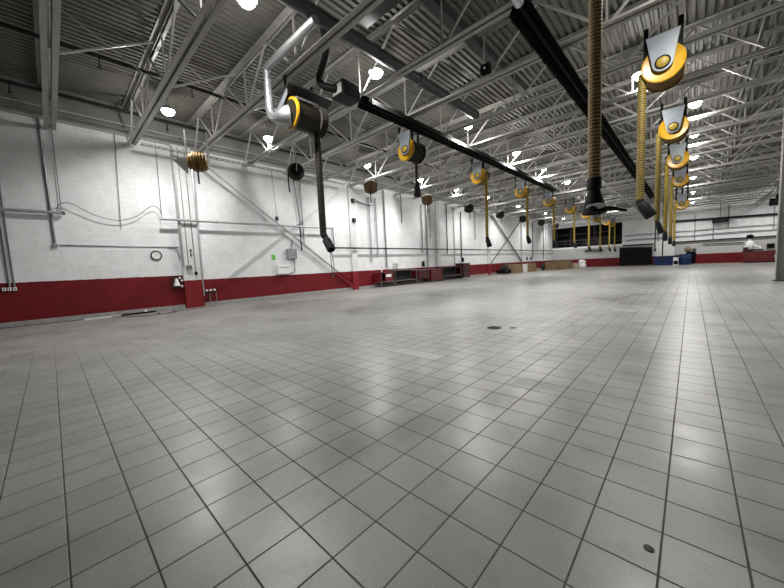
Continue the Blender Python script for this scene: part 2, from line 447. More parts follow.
def make_lamp():
    r = thing('high_bay_lamp', 'x', 'lamp', (0,0,7.4), 'round high bay lamps')
    MB().lathe([(.06,.34), (.09,.28), (.2,.22), (.235,.18), (.235,.15), (.20,.15)], n=20).build('housing', M['galv'], r, smooth=True)
    MB().lathe([(.02,-.02), (.08,-.005), (.14,.03), (.18,.08), (.2,.145)], n=20).build('diffuser', M['lamp'], r, smooth=True)
    MB().tube([(0,0,.34), (0,0,1.06)], .012, 6).build('hanger', M['conduit'], r)
    return r
l0 = None
for x, row, ys in LX:
    for k, y in enumerate(ys):
        lab = 'high bay lamp, %s from the front in the %s' % (ORD[k], row)
        xx = -1.42 if (x == -.04 and k == 0) else x
        if l0 is None:
            l0 = make_lamp(); l0.location = (xx, y, 7.4); l0['label'] = lab; r = l0
        else: r = dup(l0, (xx, y, 7.4), lab)
        lamp_light((xx, y, 7.22))
for x, y in HID: lamp_light((x, y, 7.22))

# ------------------------------------------------------------------ hose reels
def ribbed(z_top, z_bot, r, step, n=14, amp=.1):
    prof = []; z = z_top
    while z > z_bot:
        prof += [(r*(1-amp), z), (r, z-step*.3), (r, z-step*.6), (r*(1-amp), z-step*.9)]; z -= step
    return prof
def stripe(o, dark, n=14):
    """dark wear strip between the ribs of a hose, doubling as painted rib shade"""
    o.data.materials.append(dark)
    for i, p in enumerate(o.data.polygons):
        if (i // n) % 4 in (3, 0) and p.normal.z**2 < .99: p.material_index = 1
def boot(parent, x, y, z, mat, s=1.0, tilt=0, lip=True, lever=True):
    """rubber exhaust boot hanging at the hose end; z is the hose end"""
    if not lip:                                     # plain tilted sleeve with a collar
        MB().lathe([(.10*s, .03), (.115*s, 0), (.115*s, -.06), (.09*s, -.1)], n=16, at=(x, y, z)).build('hose_collar', mat, parent, smooth=True)
        o = MB().lathe([(.10*s, .02), (.12*s, -.04), (.16*s, -.10), (.17*s, -.44), (.15*s, -.46), (.13*s, -.36)], n=18).build('nozzle', mat, parent, smooth=True)
        o.location = (x, y, z-.05); o.rotation_euler = (0, tilt, 0)
        return o
    n = MB().lathe([(.095*s, 0), (.105*s, -.02*s), (.105*s, -.17*s), (.085*s, -.19*s), (.10*s, -.24*s), (.135*s, -.36*s), (.165*s, -.48*s), (.175*s, -.56*s), (.15*s, -.57*s), (.12*s, -.46*s)], n=20)
    o = n.build('nozzle', mat, parent, smooth=True); o.location = (x, y, z); o.rotation_euler = (0, tilt, 0)
    if lip:
        q = MB().lathe([(.115*s, 0), (.135*s, .006), (.135*s, .02), (.1*s, .02)], axis='y', n=20).build('window', M['whitep'], o, label='pale oval opening in the boot')
        q.scale = (1, 1, .34); q.location = (.05*s, -.155*s, -.47*s); q.rotation_euler = (math.radians(12), 0, 0)
    if lever:
        MB().tube([(.13*s, -.03, -.50*s), (.28*s, -.03, -.52*s), (.44*s, -.03, -.58*s)], [.04, .03, .015], 8).build('lever', mat, o, smooth=True)
    return o
def make_reel(label, loc, group, flange, drum, hosem, hose_end, hose_x, depth=.45, hr=.075, step=.05, R=.42, s=.8, dr=.0, ribs=True, tilt=0, lip=False, lever=False, hose_y=None, stripes=False, arm=True):
    """hub at the origin, reel axle along y; grey plate and flange face the front"""
    r = thing('hose_reel', label, 'hose reel', loc, group)
    zt = Z0 - loc[2] - .005
    # flanges with a rolled rim
    for nm, y0, sg in (('flange', 0, 1), ('flange', depth, -1)):
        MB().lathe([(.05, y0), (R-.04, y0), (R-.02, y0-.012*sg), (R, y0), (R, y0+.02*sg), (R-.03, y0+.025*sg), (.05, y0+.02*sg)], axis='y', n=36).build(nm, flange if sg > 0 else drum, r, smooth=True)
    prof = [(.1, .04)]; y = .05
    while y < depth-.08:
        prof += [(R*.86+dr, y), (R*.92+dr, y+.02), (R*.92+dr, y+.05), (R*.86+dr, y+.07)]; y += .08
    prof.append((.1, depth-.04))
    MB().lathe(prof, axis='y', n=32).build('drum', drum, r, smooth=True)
    # grey front plate: wide at the top, round below the hub
    poly = [(-.33, min(.66, zt)), (.31, min(.66, zt))]
    for k in range(13):
        t = -.25 + PI*(-1.0 + .16) * k / 12
        poly.append((.2*math.cos(t), .2*math.sin(t)))
    MB().prism(poly, 'y', -.075, -.055).build('bracket_plate', M['plate'], r, bevel=.004)
    MB().lathe([(.15, -.09), (.15, -.075), (.12, -.075)], axis='y', n=24).build('hub_ring', M['black'], r, smooth=True)
    h = MB().lathe([(.02, -.115), (.1, -.105), (.118, -.09), (.1, -.08)], axis='y', n=24).build('hub_cap', M['hoseyy'], r, smooth=True, label='yellow round hub cap')
    if arm:
        for sx in (-.33, .31): MB().bar((sx, .03, .1), (sx, .03, zt), .09, .03, (0,1,0)).build('hanger_arm', M['black'], r)
        MB().bar((0, depth+.05, 0), (0, depth+.05, zt), .09, .03, (0,1,0)).build('rear_arm', M['black'], r)
    hy = depth*.5 if hose_y is None else hose_y
    zb = hose_end - loc[2]
    hb = MB()
    hb.lathe(ribbed(-.05 if abs(hose_x) > .2 else -.3, zb, hr, step), n=14, at=(hose_x, hy, 0))
    ho = hb.build('hose', hosem, r, smooth=True)
    if stripes: stripe(ho, M['hosed'])
    boot(r, hose_x, hy, zb+.02, M['rubber'], s, tilt, lip, lever)
    return r

# the row of reels in front of the photographer
GR = 'hose reels in the row ahead'
ry = [5.0, 10.5, 15.9, 21.3, 27.2, 33.2]
rx = [-.58, -.61, -.59, -.60, -.62, -.62]
re_ = [2.50, 2.85, 2.72, 2.60, 2.55, 2.5]
for k in range(6):
    z = 6.01 if k < 5 else 5.2
    nm = ('nearest hose reel ahead, with thick tan ribbed hose and wide black boot',
          'large yellow hose reel with pale grey triangular plate and thick ribbed hose',
          'second yellow hose reel in the row ahead, below the large one with the triangular plate',
          'third yellow hose reel going down the row ahead of the large one',
          'fourth yellow hose reel going down the row ahead of the large one',
          'farthest and lowest yellow hose reel in the row ahead')[k]
    make_reel(nm, (rx[k], ry[k], z), GR, M['yellow'], M['drumy'], M['hosey'] if k == 0 else M['hosed2'] if k == 1 else M['hoseyy'], re_[k], -.40, depth=.65,
              hr=.078 if k == 0 else .088, step=.046 if k == 0 else .06, s=.84 if k == 0 else .8 if k == 1 else .6, lip=(k == 0), lever=(k == 0), tilt=(0, -.55, -.3, 0, 0, 0)[k], hose_y=.12, stripes=(k < 3))

# the row under the left radiant heater
GA = 'hose reels in the left row'
ay = [10.0, 15.8, 21.6, 27.2, 33.2, 39.0, 44.8, 50.6, 54.6]
ae = [4.75, 2.75, 3.05, 2.9, 2.85, 2.6, 2.6, 2.6, 2.6]
for k, y in enumerate(ay):
    nm = ('dark hose reel with one yellow flange and a short black hose',
          'yellow hose reel with yellow hose hanging before the white wall, third in the left row',
          'yellow hose reel with shorter yellow hose and black boot, fourth in the left row',
          'small yellow hose reel, fifth in the left row', 'small yellow hose reel, sixth in the left row',
          'far yellow hose reel before the dark loft, leftmost of four', 'far yellow hose reel before the dark loft, second of four from the left',
          'far yellow hose reel before the dark loft, third of four from the left', 'far yellow hose reel before the dark loft, rightmost of four')[k]
    dk = k == 0
    o = make_reel(nm, (-8.28, y, 6.0), GA, M['yellow'], M['drumb'] if dk else M['drumy'], M['hoseb'] if dk else M['hoseyy'], ae[k], .05 if dk else .3,
                  depth=.75 if dk else .5, hr=.06 if dk else .085, step=.06, s=.8, hose_y=.55 if dk else .3, tilt=0 if dk else -.3)
    if dk:
        for ch in o.children:
            if ch.name.startswith('flange') and ch.data.vertices[0].co.y > .3: ch.data.materials[0] = M['drumb']

# the big black ducted reel
r = thing('hose_reel', 'large black hose reel with thin yellow rim, foil duct and long dark ribbed hose', 'hose reel', (-8.28, 5.02, 5.85), GA)
zt = Z0 - 5.85 - .005
MB().lathe([(.35, -.02), (.42, -.02), (.435, 0), (.435, .04), (.35, .05)], axis='y', n=36).build('flange', M['yellow'], r, smooth=True, label='thin yellow front rim')
MB().lathe([(.05, -.026), (.36, -.026), (.36, -.021), (.05, -.021)], axis='y', n=36).build('flange_face', M['drumb'], r)
MB().lathe([(.05, .0), (.37, .0), (.37, .78), (.05, .78)], axis='y', n=36).build('drum', M['drumb'], r, smooth=True)
prof = [(.1, .74)]
for i in range(5): prof += [(.40, .76+i*.05), (.44, .775+i*.05), (.44, .79+i*.05), (.40, .805+i*.05)]
prof.append((.1, 1.0))
MB().lathe(prof, axis='y', n=32).build('hose_coil', M['hoseb'], r, smooth=True)
MB().prism([(-.56, .30), (.20, .70), (.20, .74), (-.56, .34)], 'y', -.12, 1.35).build('cover_plate', M['duct'], r)
MB().prism([(-.56, .0), (-.56, .30), (.06, .62), (.06, .46)], 'y', -.10, -.08).build('end_plate', M['plate'], r)
for y in (.03, .9): MB().bar((-.2, y, .3), (-.2, y, zt), .06, .06, (0,1,0)).build('hanger_arm', M['black'], r)
MB().tube([(.3, .02, .33), (.3, .7, .33)], .035, 8).build('roller', M['galv'], r, label='bright metal roller')
b = MB(); b.lathe(ribbed(-.1, -3.34, .105, .05), n=14, at=(.06, .8, 0)); stripe(b.build('hose', M['hoseb'], r, smooth=True), M['black'])
o = MB().lathe([(.09, 0), (.10, -.05), (.10, -.1), (.07, -.16), (.13, -.24), (.13, -.62), (.11, -.64), (.1, -.5)], n=18).build('nozzle', M['rubber'], r, smooth=True)
o.location = (.06, .8, -3.3); o.rotation_euler = (0, -.62, 0)
MB().tube(smoothpts([(.40,.8,-3.82), (.47,.8,-4.1), (.49,.8,-4.4), (.45,.8,-4.6), (.40,.8,-4.58), (.38,.8,-4.3), (.36,.8,-3.85)]), .012, 6).build('pull_cord', M['cable'], r)
pts = smoothpts([(0, 0, -.08), (-.12, -.16, -.10), (-.38, -.28, -.06), (-.56, -.30, .15), (-.6, -.30, .45), (-.6, -.30, 1.15), (-.56, -.30, 1.31), (-.3, -.30, 1.34), (1.85, -.30, 1.34)], 5)
MB().tube(pts, [.29, .29, .285, .28, .26, .24, .21, .18, .16, .145, .13, .12] + [.105]*(len(pts)-12), 16).build('exhaust_duct', M['flex'], r, smooth=True, label='bright foil duct bent down from the joist')

# reels along the left wall
GW = 'hose reels along the left wall'
for k, (x, y, e, mt) in enumerate(((-13.9, 4.3, 4.9, 'brown'), (-12.75, 7.8, 4.9, 'drumb'), (-12.74, 12.3, 4.9, 'brown'), (-13.0, 17.7, 4.9, 'brown'), (-13.0, 23.2, 4.9, 'drumb'), (-13.0, 28.9, 4.9, 'drumb'), (-13.0, 34.4, 4.9, 'drumb'), (-13.0, 40.0, 4.9, 'drumb'), (-13.0, 45.5, 4.9, 'brown'))):
    lab = ('small amber hose reel with bright plate, nearest of those by the left wall', 'round black hose reel before the crossed braces of the left wall',
           'brown ribbed hose reel before the second wall pillar', 'small dark hose reel, fourth along the left wall', 'small dark hose reel, fifth along the left wall',
           'small dark hose reel, sixth along the left wall', 'small dark hose reel, seventh along the left wall', 'small dark hose reel, eighth along the left wall', 'farthest small hose reel along the left wall')[k]
    r = thing('hose_reel', lab, 'hose reel', (x, y, 5.79), GW)
    m = M[mt]; zt = Z0 - 5.79; r.rotation_euler.z = math.radians(68 if k == 0 else -25 if k == 1 else 40)
    prof = [(.06, -.31)]
    for i in range(7):
        c_ = -.26 + i*.087; q = math.sqrt(max(.01, 1-(c_/.42)**2)) * (.37 if k != 1 else .36)
        prof += [(q*.9, c_-.04), (q, c_-.02), (q, c_+.02), (q*.9, c_+.04)]
    prof.append((.06, .31))
    MB().lathe(prof, axis='x', n=28).build('drum', M['drumy'] if k == 0 else m, r, smooth=True)
    for sx in (-.33, .31): MB().lathe([(.05, sx), (.23, sx), (.25, sx+.01), (.23, sx+.02), (.05, sx+.02)], axis='x', n=28).build('flange', M['black'] if k else M['drumy'], r, smooth=True)
    for sx in (-.36, .36): MB().bar((sx, 0, -.05), (sx, 0, zt), .06, .02, (0,1,0)).build('hanger_arm', M['galv'] if k == 0 else M['joist'], r)
    if k == 0: MB().prism([(-.36, .12), (-.82, .02), (-.35, -.5), (-.33, -.1)], 'y', -.05, -.03).build('bracket_plate', M['galv'], r, label='bright metal side plate')
    b = MB()
    b.tube(smoothpts([(.0, -.32, 0), (.0, -.34, -.3), (.0, -.33, e-5.79)], 5), .03, 8); b.build('hose', M['blackpipe'], r, smooth=True)

# ------------------------------------------------------------------ radiant tube heaters
def heater(label, x, y0, y1, box_y, box_col, z=6.62):
    r = thing('radiant_heater', label, 'heater', (x, y0, z), 'black radiant tube heaters')
    L = y1 - y0
    hood = [(-.24, -.12), (-.10, .12), (.10, .12), (.24, -.12), (.228, -.125), (.093, .105), (-.093, .105), (-.228, -.125)]
    MB().prism(hood, 'y', 0, L).build('reflector_hood', M['black'], r)
    MB().tube([(0, -.3, -.02), (0, L, -.02)], .055, 12).build('burner_tube', M['black'], r, smooth=True)
    for i in range(1, int(L/4.6)+1):
        yy = round((y0 + i*4.59 - JY[0]) / 2.295) * 2.295 + JY[0] - y0
        if .3 < yy < L-.3: MB().bar((0, yy, .12), (0, yy, Z0-z-.005), .02, .02).build('hanger', M['conduit'], r)
    return r
h2 = heater('long black radiant tube heater over the left row of hose reels', -7.55, 7.1, 26.5, 6.3, M['black'])
MB().box((-.26, -.95, -.22), (.26, -.3, .2)).build('burner_box', M['rubber'], h2, bevel=.02)
MB().box((-.2, -.97, -.15), (.2, -.95, .12)).build('label_plate', M['whitep'], h2, label='pale label on the burner box')
h1 = heater('long black radiant tube heater overhead between the two rows of hose reels', -2.65, 7.0, 38.6, 6.3, M['black'])
MB().tube(smoothpts([(0, -.05, -.02), (0, -.5, .05), (-.12, -.9, .3), (-.15, -1.1, .7), (-.15, -1.15, 1.75)], 5), .09, 14).build('vent_pipe', M['galv'], h1, smooth=True)
# black flex hose feeding the left heater
MB().tube(smoothpts([(.05, -1.35, 1.4), (.1, -1.35, .75), (-.2, -1.3, .5), (-.42, -1.25, .3), (-.3, -1.15, .1), (-.02, -.95, .0)], 6), .10, 12).build('intake_hose', M['rubber'], h2, smooth=True)

# ------------------------------------------------------------------ ducts and pipes under the roof
d = thing('ventilation_duct', 'dark grey round duct running away above the left radiant heater', 'duct', (-6.65, 0, 7.5))
MB().tube([(0, 2.4, 0), (0, 12.6, 0)], .165, 18).build('duct_body', M['duct'], d, smooth=True)
for y in (2.4, 5.6, 8.8, 12.57): MB().lathe([(.16, -.03), (.19, -.03), (.19, .03), (.16, .03)], axis='y', n=20, at=(0, y, 0)).build('joint_flange', M['duct'], d)
d = thing('ventilation_duct', 'dark angled duct close under the roof deck in mid ceiling', 'duct', (0, 0, 8.08))
MB().box((-6.6, 6.15, -.13), (-4.8, 6.55, .15)).build('cross_run', M['duct'], d, bevel=.01)
MB().box((-5.07, 6.55, -.1), (-4.83, 13.5, .13)).build('long_run', M['duct'], d, bevel=.01)
def long_pipe(name, x, z, y0, y1, r, mat, label, cat='pipe'):
    return tag(MB().tube([(x, y0, z), (x, y1, z)], r, 10).build(name, mat, smooth=True), label, cat)
def sprinkler_line(x, heads, label):
    t = thing('sprinkler_pipe', label, 'pipe', (x, 0, 8.0))
    MB().tube([(0, YF+.1, 0), (0, YB-.05, 0)], .055, 10).build('pipe_run', M['blackpipe'], t, smooth=True)
    for y in heads:
        h_ = MB().tube([(0, y, -.04), (0, y, -.3)], .016, 8).build('sprinkler_stem', M['blackpipe'], t)
        MB().lathe([(.02,-.3), (.06,-.32), (.06,-.335), (.02,-.34)], n=12, at=(0, y, 0)).build('deflector', M['blackpipe'], h_)
sprinkler_line(-12.85, (1.6, 4.0, 8.6, 13.2), 'black sprinkler pipe under the roof deck, farther of two from the left wall')
sprinkler_line(-16.3, (-.3, 4.0, 8.6), 'black sprinkler pipe under the roof deck beside the left wall')
long_pipe('sprinkler_pipe', 1.41, 8.1, YF+.1, YB-.05, .07, M['blackpipe'], 'black pipe under the roof deck at upper right')
long_pipe('wall_conduit', XL+.10, 7.5, YF+.1, YB-.05, .035, M['conduit'], 'long grey conduit along the top of the left wall')
# ladder-like cable tray hung along the left wall from the first pillar
t = thing('cable_tray', 'pale twisted cable tray hung under the joists by the left wall', 'cable tray', (-16.3, 0, 6.86))
for sx in (-.12, .12): MB().tube([(sx, 3.0, 0), (sx, 13.5, 0)], .03, 8).build('side_rail', M['beam'], t)
b = MB()
for i in range(42): b.bar((-.12, 3.05+i*.25, 0), (.12, 3.18+i*.25, 0), .03, .02)
b.build('rungs', M['beam'], t)
g = thing('junction_box', 'small black box with pale dot on the fifth joist in mid ceiling', 'box', (-4.64, 9.5, 7.09))
MB().box((-.14, -.08, 0), (.14, .08, .26)).build('body', M['black'], g, bevel=.01)
MB().lathe([(.012, -.1), (.03, -.09), (.03, -.08)], axis='y', n=12, at=(0,0,.13)).build('dial', M['whitep'], g)
# bent white conduit near the deck and hanging cords
for x, y, z0, lab in ((-2.56, 39.5, 1.75, 'left'), (-2.0, 39.5, .75, 'right')):
    tag(MB().tube([(x, y, Z0-.02), (x+.02, y, (Z0+z0)/2), (x, y, z0+.25)], .05, 8).tube([(x, y, z0+.25), (x, y, z0)], .085, 8).build('hanging_cord', M['blackpipe'], smooth=True), 'black cord hanging from the roof before the far wall, %s of two' % lab, 'cord')

# ------------------------------------------------------------------ left wall fittings
XW = XL
def conduit(pts, r, label, mat='conduit', cat='conduit', name='conduit'):
    return tag(MB().tube(pts, r, 8).build(name, M[mat], smooth=True), label, cat)
conduit([(XW+.028, -.95, 1.36), (XW+.028, -.95, 7.27)], .028, 'left of two thin grey conduits rising from the three outlets')
conduit([(XW+.022, -.84, 1.36), (XW+.022, -.84, 7.27)], .022, 'right of two thin grey conduits rising from the three outlets')
for i, y in enumerate((-1.08, -.96, -.84)):
    o = thing('wall_outlet', 'white wall outlet above the red band, %s of three' % ('left', 'middle', 'right')[i], 'outlet', (XW, y, 1.25), 'three outlets')
    MB().box((0, -.045, 0), (.05, .045, .115)).build('cover', M['whitep'], o, bevel=.006)
    MB().box((.05, -.016, .03), (.053, .016, .085)).build('sockets', M['cable'], o)
conduit([(XW+.035, .26, 7.27), (XW+.035, .27, 2.893)], .035, 'grey upright conduit on the left wall ending at a white box')
o = thing('junction_box', 'small white box at the foot of the upright conduit', 'box', (XW-.01, .28, 2.76))
MB().box((0, -.07, 0), (.09, .07, .13)).build('body', M['whitep'], o, bevel=.008); MB().box((.09, -.055, .015), (.095, .055, .115)).build('cover', M['box'], o)
conduit([(XW+.022, .36, 2.83), (XW+.022, 4.15, 2.80)], .022, 'thin level conduit running from the white box to the first pillar')
conduit(smoothpts([(XW+.04, 3.75, 2.78), (XW+.05, 4.0, 2.72), (XW+.06, 4.1, 2.55), (XW+.06, 4.13, 2.2)], 4), .015, 'short curved cable beside the first pillar', 'cable', 'cable', 'wall_cable')
def rail(label, x, y0, z0, y1, z1, r, mat='rail'):
    t = thing('pipe_rail', label, 'pipe', (0,0,0))
    MB().tube([(x, y0, z0), (x, y1, z1)], r, 12).build('pipe', M[mat], t, smooth=True)
    for i in range(max(2, int((y1-y0)/3.2))):
        f_ = (i+.5)/max(2, int((y1-y0)/3.2)); y = y0+(y1-y0)*f_; z = z0+(z1-z0)*f_
        MB().box((XW, y-.02, z-.02), (x, y+.02, z+.02)).build('wall_bracket', M['conduit'], t)
        MB().box((x-.02, y-.03, z-r-.02), (x+.02, y+.03, z+r+.02)).build('clamp', M['conduit'], t)
    MB().lathe([(r*1.02, 0), (r*1.15, .01), (r*1.15, .06), (r*1.02, .07)], axis='y', n=12, at=(x, y1-.07, z1)).build('end_cap', M['cable'], t)
    return t
rail('grey level pipe on the left wall at the photo edge', XW+.15, -6.5, 3.97, .62, 3.99, .06)
rail('long grey level pipe on the left wall crossing the first pillar and braces', XW+.36, 3.5, 3.97, 12.6, 4.06, .055)
conduit([(XW+.12, 12.74, 4.13), (XW+.12, 12.8, 2.86)], .028, 'dark short drop pipe at the end of the long grey pipe', 'blackpipe', 'pipe', 'drop_pipe')
rail('long black level pipe along the far half of the left wall', XW+.30, 12.75, 2.84, YB-.3, 2.86, .05, 'blackpipe')
conduit(smoothpts([(XW+.13, .42, 4.06), (XW+.14, .50, 4.3), (XW+.19, .80, 4.36), (XW+.17, 1.17, 4.13), (XW+.16, 1.6, 3.92), (XW+.16, 2.15, 3.84), (XW+.17, 2.7, 4.03), (XW+.2, 3.25, 4.5), (XW+.23, 3.5, 4.42), (XW+.34, 3.56, 4.10)], 6), .013, 'thin cable swagged between the two grey level pipes', 'cable', 'cable', 'swag_cable')
for y0, y1, z, n in ((.56, .54, 4.06, 'left'), (2.32, 2.18, 3.46, 'middle'), (3.66, 3.61, 4.08, 'right')):
    conduit([(XW+.06, y0, 7.26), (XW+.06, y1, z)], .011, 'thin wire down the left wall near the swagged cable, %s of three' % n, 'cable', 'wire', 'wall_wire')
c = thing('wall_clock', 'round wall clock with black rim left of the first pillar', 'clock', (XW, 3.27, 2.43))
MB().lathe([(.05,0), (.19,0), (.205,.02), (.205,.05), (.165,.055), (.165,.03), (.05,.03)], axis='x', n=28).build('rim', M['black'], c, smooth=True)
MB().lathe([(.01,.03), (.165,.03), (.165,.036), (.01,.036)], axis='x', n=28).build('face', M['clockface'], c)
MB().bar((.04, 0, 0), (.04, -.05, .09), .012, .004, (1,0,0)).bar((.043, 0, 0), (.043, .12, .04), .008, .004, (1,0,0)).build('hands', M['black'], c)
# pillar fittings
XP = XL + .195
for y, z0, z1, r_, n, m in ((4.22, 7.2, 1.95, .045, 'leftmost', 'rail'), (4.42, 7.2, 1.97, .018, 'second', 'conduit'), (4.68, 7.2, 1.66, .022, 'third', 'conduit'), (4.93, 7.2, .5, .03, 'rightmost', 'galv')):
    conduit([(XP+r_, y, z1), (XP+r_, y, z0)], r_, 'upright pipe on the first white pillar, %s of four' % n, m)
o = thing('fuse_box', 'dark grey box low on the first white pillar', 'box', (XP, 4.42, 1.76))
MB().box((0, -.11, 0), (.12, .11, .2)).build('body', M['box'], o, bevel=.01); MB().box((.12, -.09, .05), (.125, .09, .16)).build('cover', M['steel'], o)
o = thing('switch_box', 'narrow black switch plate high on the first white pillar', 'switch', (XP, 4.56, 2.36))
MB().box((0, -.04, 0), (.04, .04, .34)).build('plate', M['cable'], o, bevel=.006); MB().box((.04, -.012, .12), (.06, .012, .2)).build('toggle', M['whitep'], o)
o = thing('switch_box', 'small round black pendant at the end of the third pillar pipe', 'switch', (XP+.06, 4.68, 1.52))
MB().lathe([(.03, .14), (.06, .1), (.06, .02), (.03, 0)], n=12).build('body', M['black'], o, smooth=True); MB().lathe([(.025,0), (.025,-.02), (.01,-.03)], n=10).build('button', M['redp'], o)
o = thing('alarm_bell', 'white bell shaped alarm on dark mount beside the first pillar', 'alarm', (XW, 3.92, 1.02))
MB().box((0, -.2, -.05), (.06, .24, .45)).build('mount_board', M['redd'], o)
MB().lathe([(.02, .36), (.05, .34), (.08, .2), (.12, .08), (.13, .04), (.1, .03)], n=18, at=(.16, -.03, 0)).build('bell', M['whitep'], o, smooth=True)
for (y, z) in ((.12, .38), (.2, .26), (.18, .0)): MB().box((.06, y-.04, z-.04), (.12, y+.04, z+.04)).build('switch_block', M['whitep'], o, bevel=.008)
o = thing('valve_manifold', 'dark pipe valves with pale tags low beside the first pillar', 'valve', (XW, 5.28, .0))
MB().tube([(.16, -.3, .66), (.16, .25, .66)], .04, 10).build('pipe', M['blackpipe'], o)
for y in (-.2, -.03, .14): MB().lathe([(.02,.70), (.05,.71), (.05,.78), (.02,.79)], n=12, at=(.16, y, 0)).build('handwheel', M['whitep'], o)
for y in (-.08, .2): MB().tube([(.16, y, .66), (.16, y, .01)], .018, 8).build('drop_pipe', M['conduit'], o)

# crossed wall braces
def brace(label, p, q, w, mat, x):
    t = thing('wall_brace', label, 'brace', (0,0,0))
    a, bb = Vector((x, *p)), Vector((x, *q)); d_ = (bb-a).normalized(); n_ = Vector((1,0,0)).cross(d_)
    MB().bar(a, bb, w, .015, (1,0,0)).build('flat_leg', M[mat], t)
    MB().bar(a + n_*(w/2) + Vector((.04,0,0)), bb + n_*(w/2) + Vector((.04,0,0)), .015, .08, (1,0,0)).build('standing_leg', M[mat], t)
    for e in (a, bb): MB().box((x-.02, e.y-.2, e.z-.2), (x-.006, e.y+.2, e.z+.2)).build('gusset', M[mat], t)
brace('pale diagonal wall brace falling to the right from the first pillar', (5.25, 6.7), (14.1, .35), .24, 'pillar', XW+.14)
brace('pale diagonal wall brace rising to the right from the valves by the first pillar', (5.2, .55), (14.0, 6.75), .17, 'pillar', XW+.03)
brace('dark diagonal wall brace on the far wall bay falling to the right', (35.4, 6.7), (44.1, 1.3), .2, 'conduit', XW+.16)
brace('dark diagonal wall brace on the far wall bay rising to the right', (35.2, 1.3), (44.1, 6.7), .2, 'conduit', XW+.03)

# cabinets between the braces
o = thing('electrical_box', 'grey square electrical box below where the pale braces cross', 'box', (XW, 9.72, 2.18))
MB().box((0, -.3, 0), (.2, .3, .58)).build('body', M['box'], o, bevel=.012); MB().box((.2, -.27, .03), (.212, .27, .55)).build('door', M['box'], o, bevel=.004); MB().box((.212, .2, .25), (.235, .23, .34)).build('handle', M['steel'], o)
o = thing('wall_cabinet', 'low white cabinet on the left wall below the grey electrical box', 'cabinet', (XW, 9.12, 1.34))
MB().box((0, -.36, 0), (.18, .36, .52)).build('body', M['whitep'], o, bevel=.012); MB().box((.18, -.25, .36), (.19, .36, .39)).build('slot', M['cable'], o); MB().box((0, -.38, -.03), (.2, .38, 0)).build('lower_edge', M['steel'], o)
conduit([(XW+.08, 9.9, 2.18), (XW+.08, 9.86, 1.4), (XW+.08, 9.55, 1.36)], .03, 'thick grey pipe joining the electrical box and the low white cabinet')
conduit(smoothpts([(XW+.05, 9.75, 2.76), (XW+.06, 9.76, 3.0), (XW+.08, 9.85, 3.15), (XW+.08, 9.84, 3.3)], 4), .022, 'short dark cable on top of the grey electrical box', 'cable', 'cable', 'wall_cable')
o = MB().prism([(-.12,.28), (.04,.30), (.12,.22), (.12,.05), (.05,-.02), (-.06,.0), (-.12,.1), (-.02,.12)], 'x', 0, .03).build('wall_sticker', M['green'])
o.location = (XW, 8.62, 2.15); tag(o, 'bright green sign on the left wall beside the electrical box', 'sign')
conduit([(XW+.36, 10.22, 3.975), (XW+.36, 10.24, 2.62)], .035, 'short dark pipe hanging below the long grey pipe at the brace crossing', 'blackpipe', 'pipe', 'drop_pipe')
for y0, z0, y1, z1, lab in ((10.13, 7.2, 10.42, 4.15, 'upright conduit down to the brace crossing'), (10.55, 7.2, 10.6, 2.95, 'pale upright conduit right of the brace crossing')):
    conduit([(XW+.1, y0, z0), (XW+.1, y1, z1)], .04, 'grey ' + lab)
conduit([(XW+.08, 8.85, 7.2), (XW+.08, 9.0, 4.55)], .016, 'thin conduit down to the small black box left of the brace crossing')
o = thing('camera_box', 'small black box on the left wall above the brace crossing', 'box', (XW, 9.0, 4.35)); MB().box((0, -.07, 0), (.12, .07, .2)).build('body', M['black'], o, bevel=.01); MB().box((.12, -.05, .05), (.125, .05, .15)).build('cover', M['cable'], o)
for z, lab in ((5.9, 'upper'), (4.6, 'lower')):
    o = thing('speaker_box', 'small black box on the second pillar, %s of two' % lab, 'box', (XL+.155, 14.5, z)); MB().box((0, -.12, 0), (.16, .12, .26)).build('body', M['black'], o, bevel=.012); MB().lathe([(.02,.16), (.08,.165), (.08,.17), (.02,.175)], axis='x', n=14, at=(0,0,.13)).build('cone', M['cable'], o)
conduit([(XW+.05, 14.9, 6.1), (XW+.3, 15.6, 5.85), (XW+.4, 16.0, 5.85)], .05, 'short dark arm sticking out right of the second pillar', 'cable', 'bracket', 'pipe_bracket')
LAB = ['first', 'second', 'third', 'fourth', 'fifth', 'sixth', 'seventh', 'eighth', 'ninth', 'tenth', 'eleventh', 'twelfth', 'thirteenth']
vert = [(16.1, 6.5, 1.9, .06, 'galv'), (16.75, 6.5, 2.35, .05, 'galv'), (17.65, 7.2, 1.4, .055, 'conduit'), (19.6, 7.2, 4.9, .03, 'blackpipe'), (22.2, 6.6, 2.55, .05, 'conduit'), (22.9, 6.8, 1.3, .07, 'rail'), (23.4, 6.6, 3.8, .03, 'conduit'), (26.05, 7.0, 2.4, .045, 'blackpipe'), (27.3, 7.0, 1.3, .05, 'rail'), (28.6, 6.6, 1.55, .05, 'blackpipe'), (31.5, 7.0, 4.0, .04, 'conduit'), (48.6, 6.8, 1.7, .06, 'cable'), (53.2, 6.8, 1.5, .06, 'cable')]
for k, (y, z0, z1, r_, m) in enumerate(vert):
    conduit([(XW+.1, y, z0), (XW+.1, y, z1)], r_, 'upright pipe on the left wall past the second pillar, %s from the front' % LAB[k], m, 'pipe', 'wall_pipe')
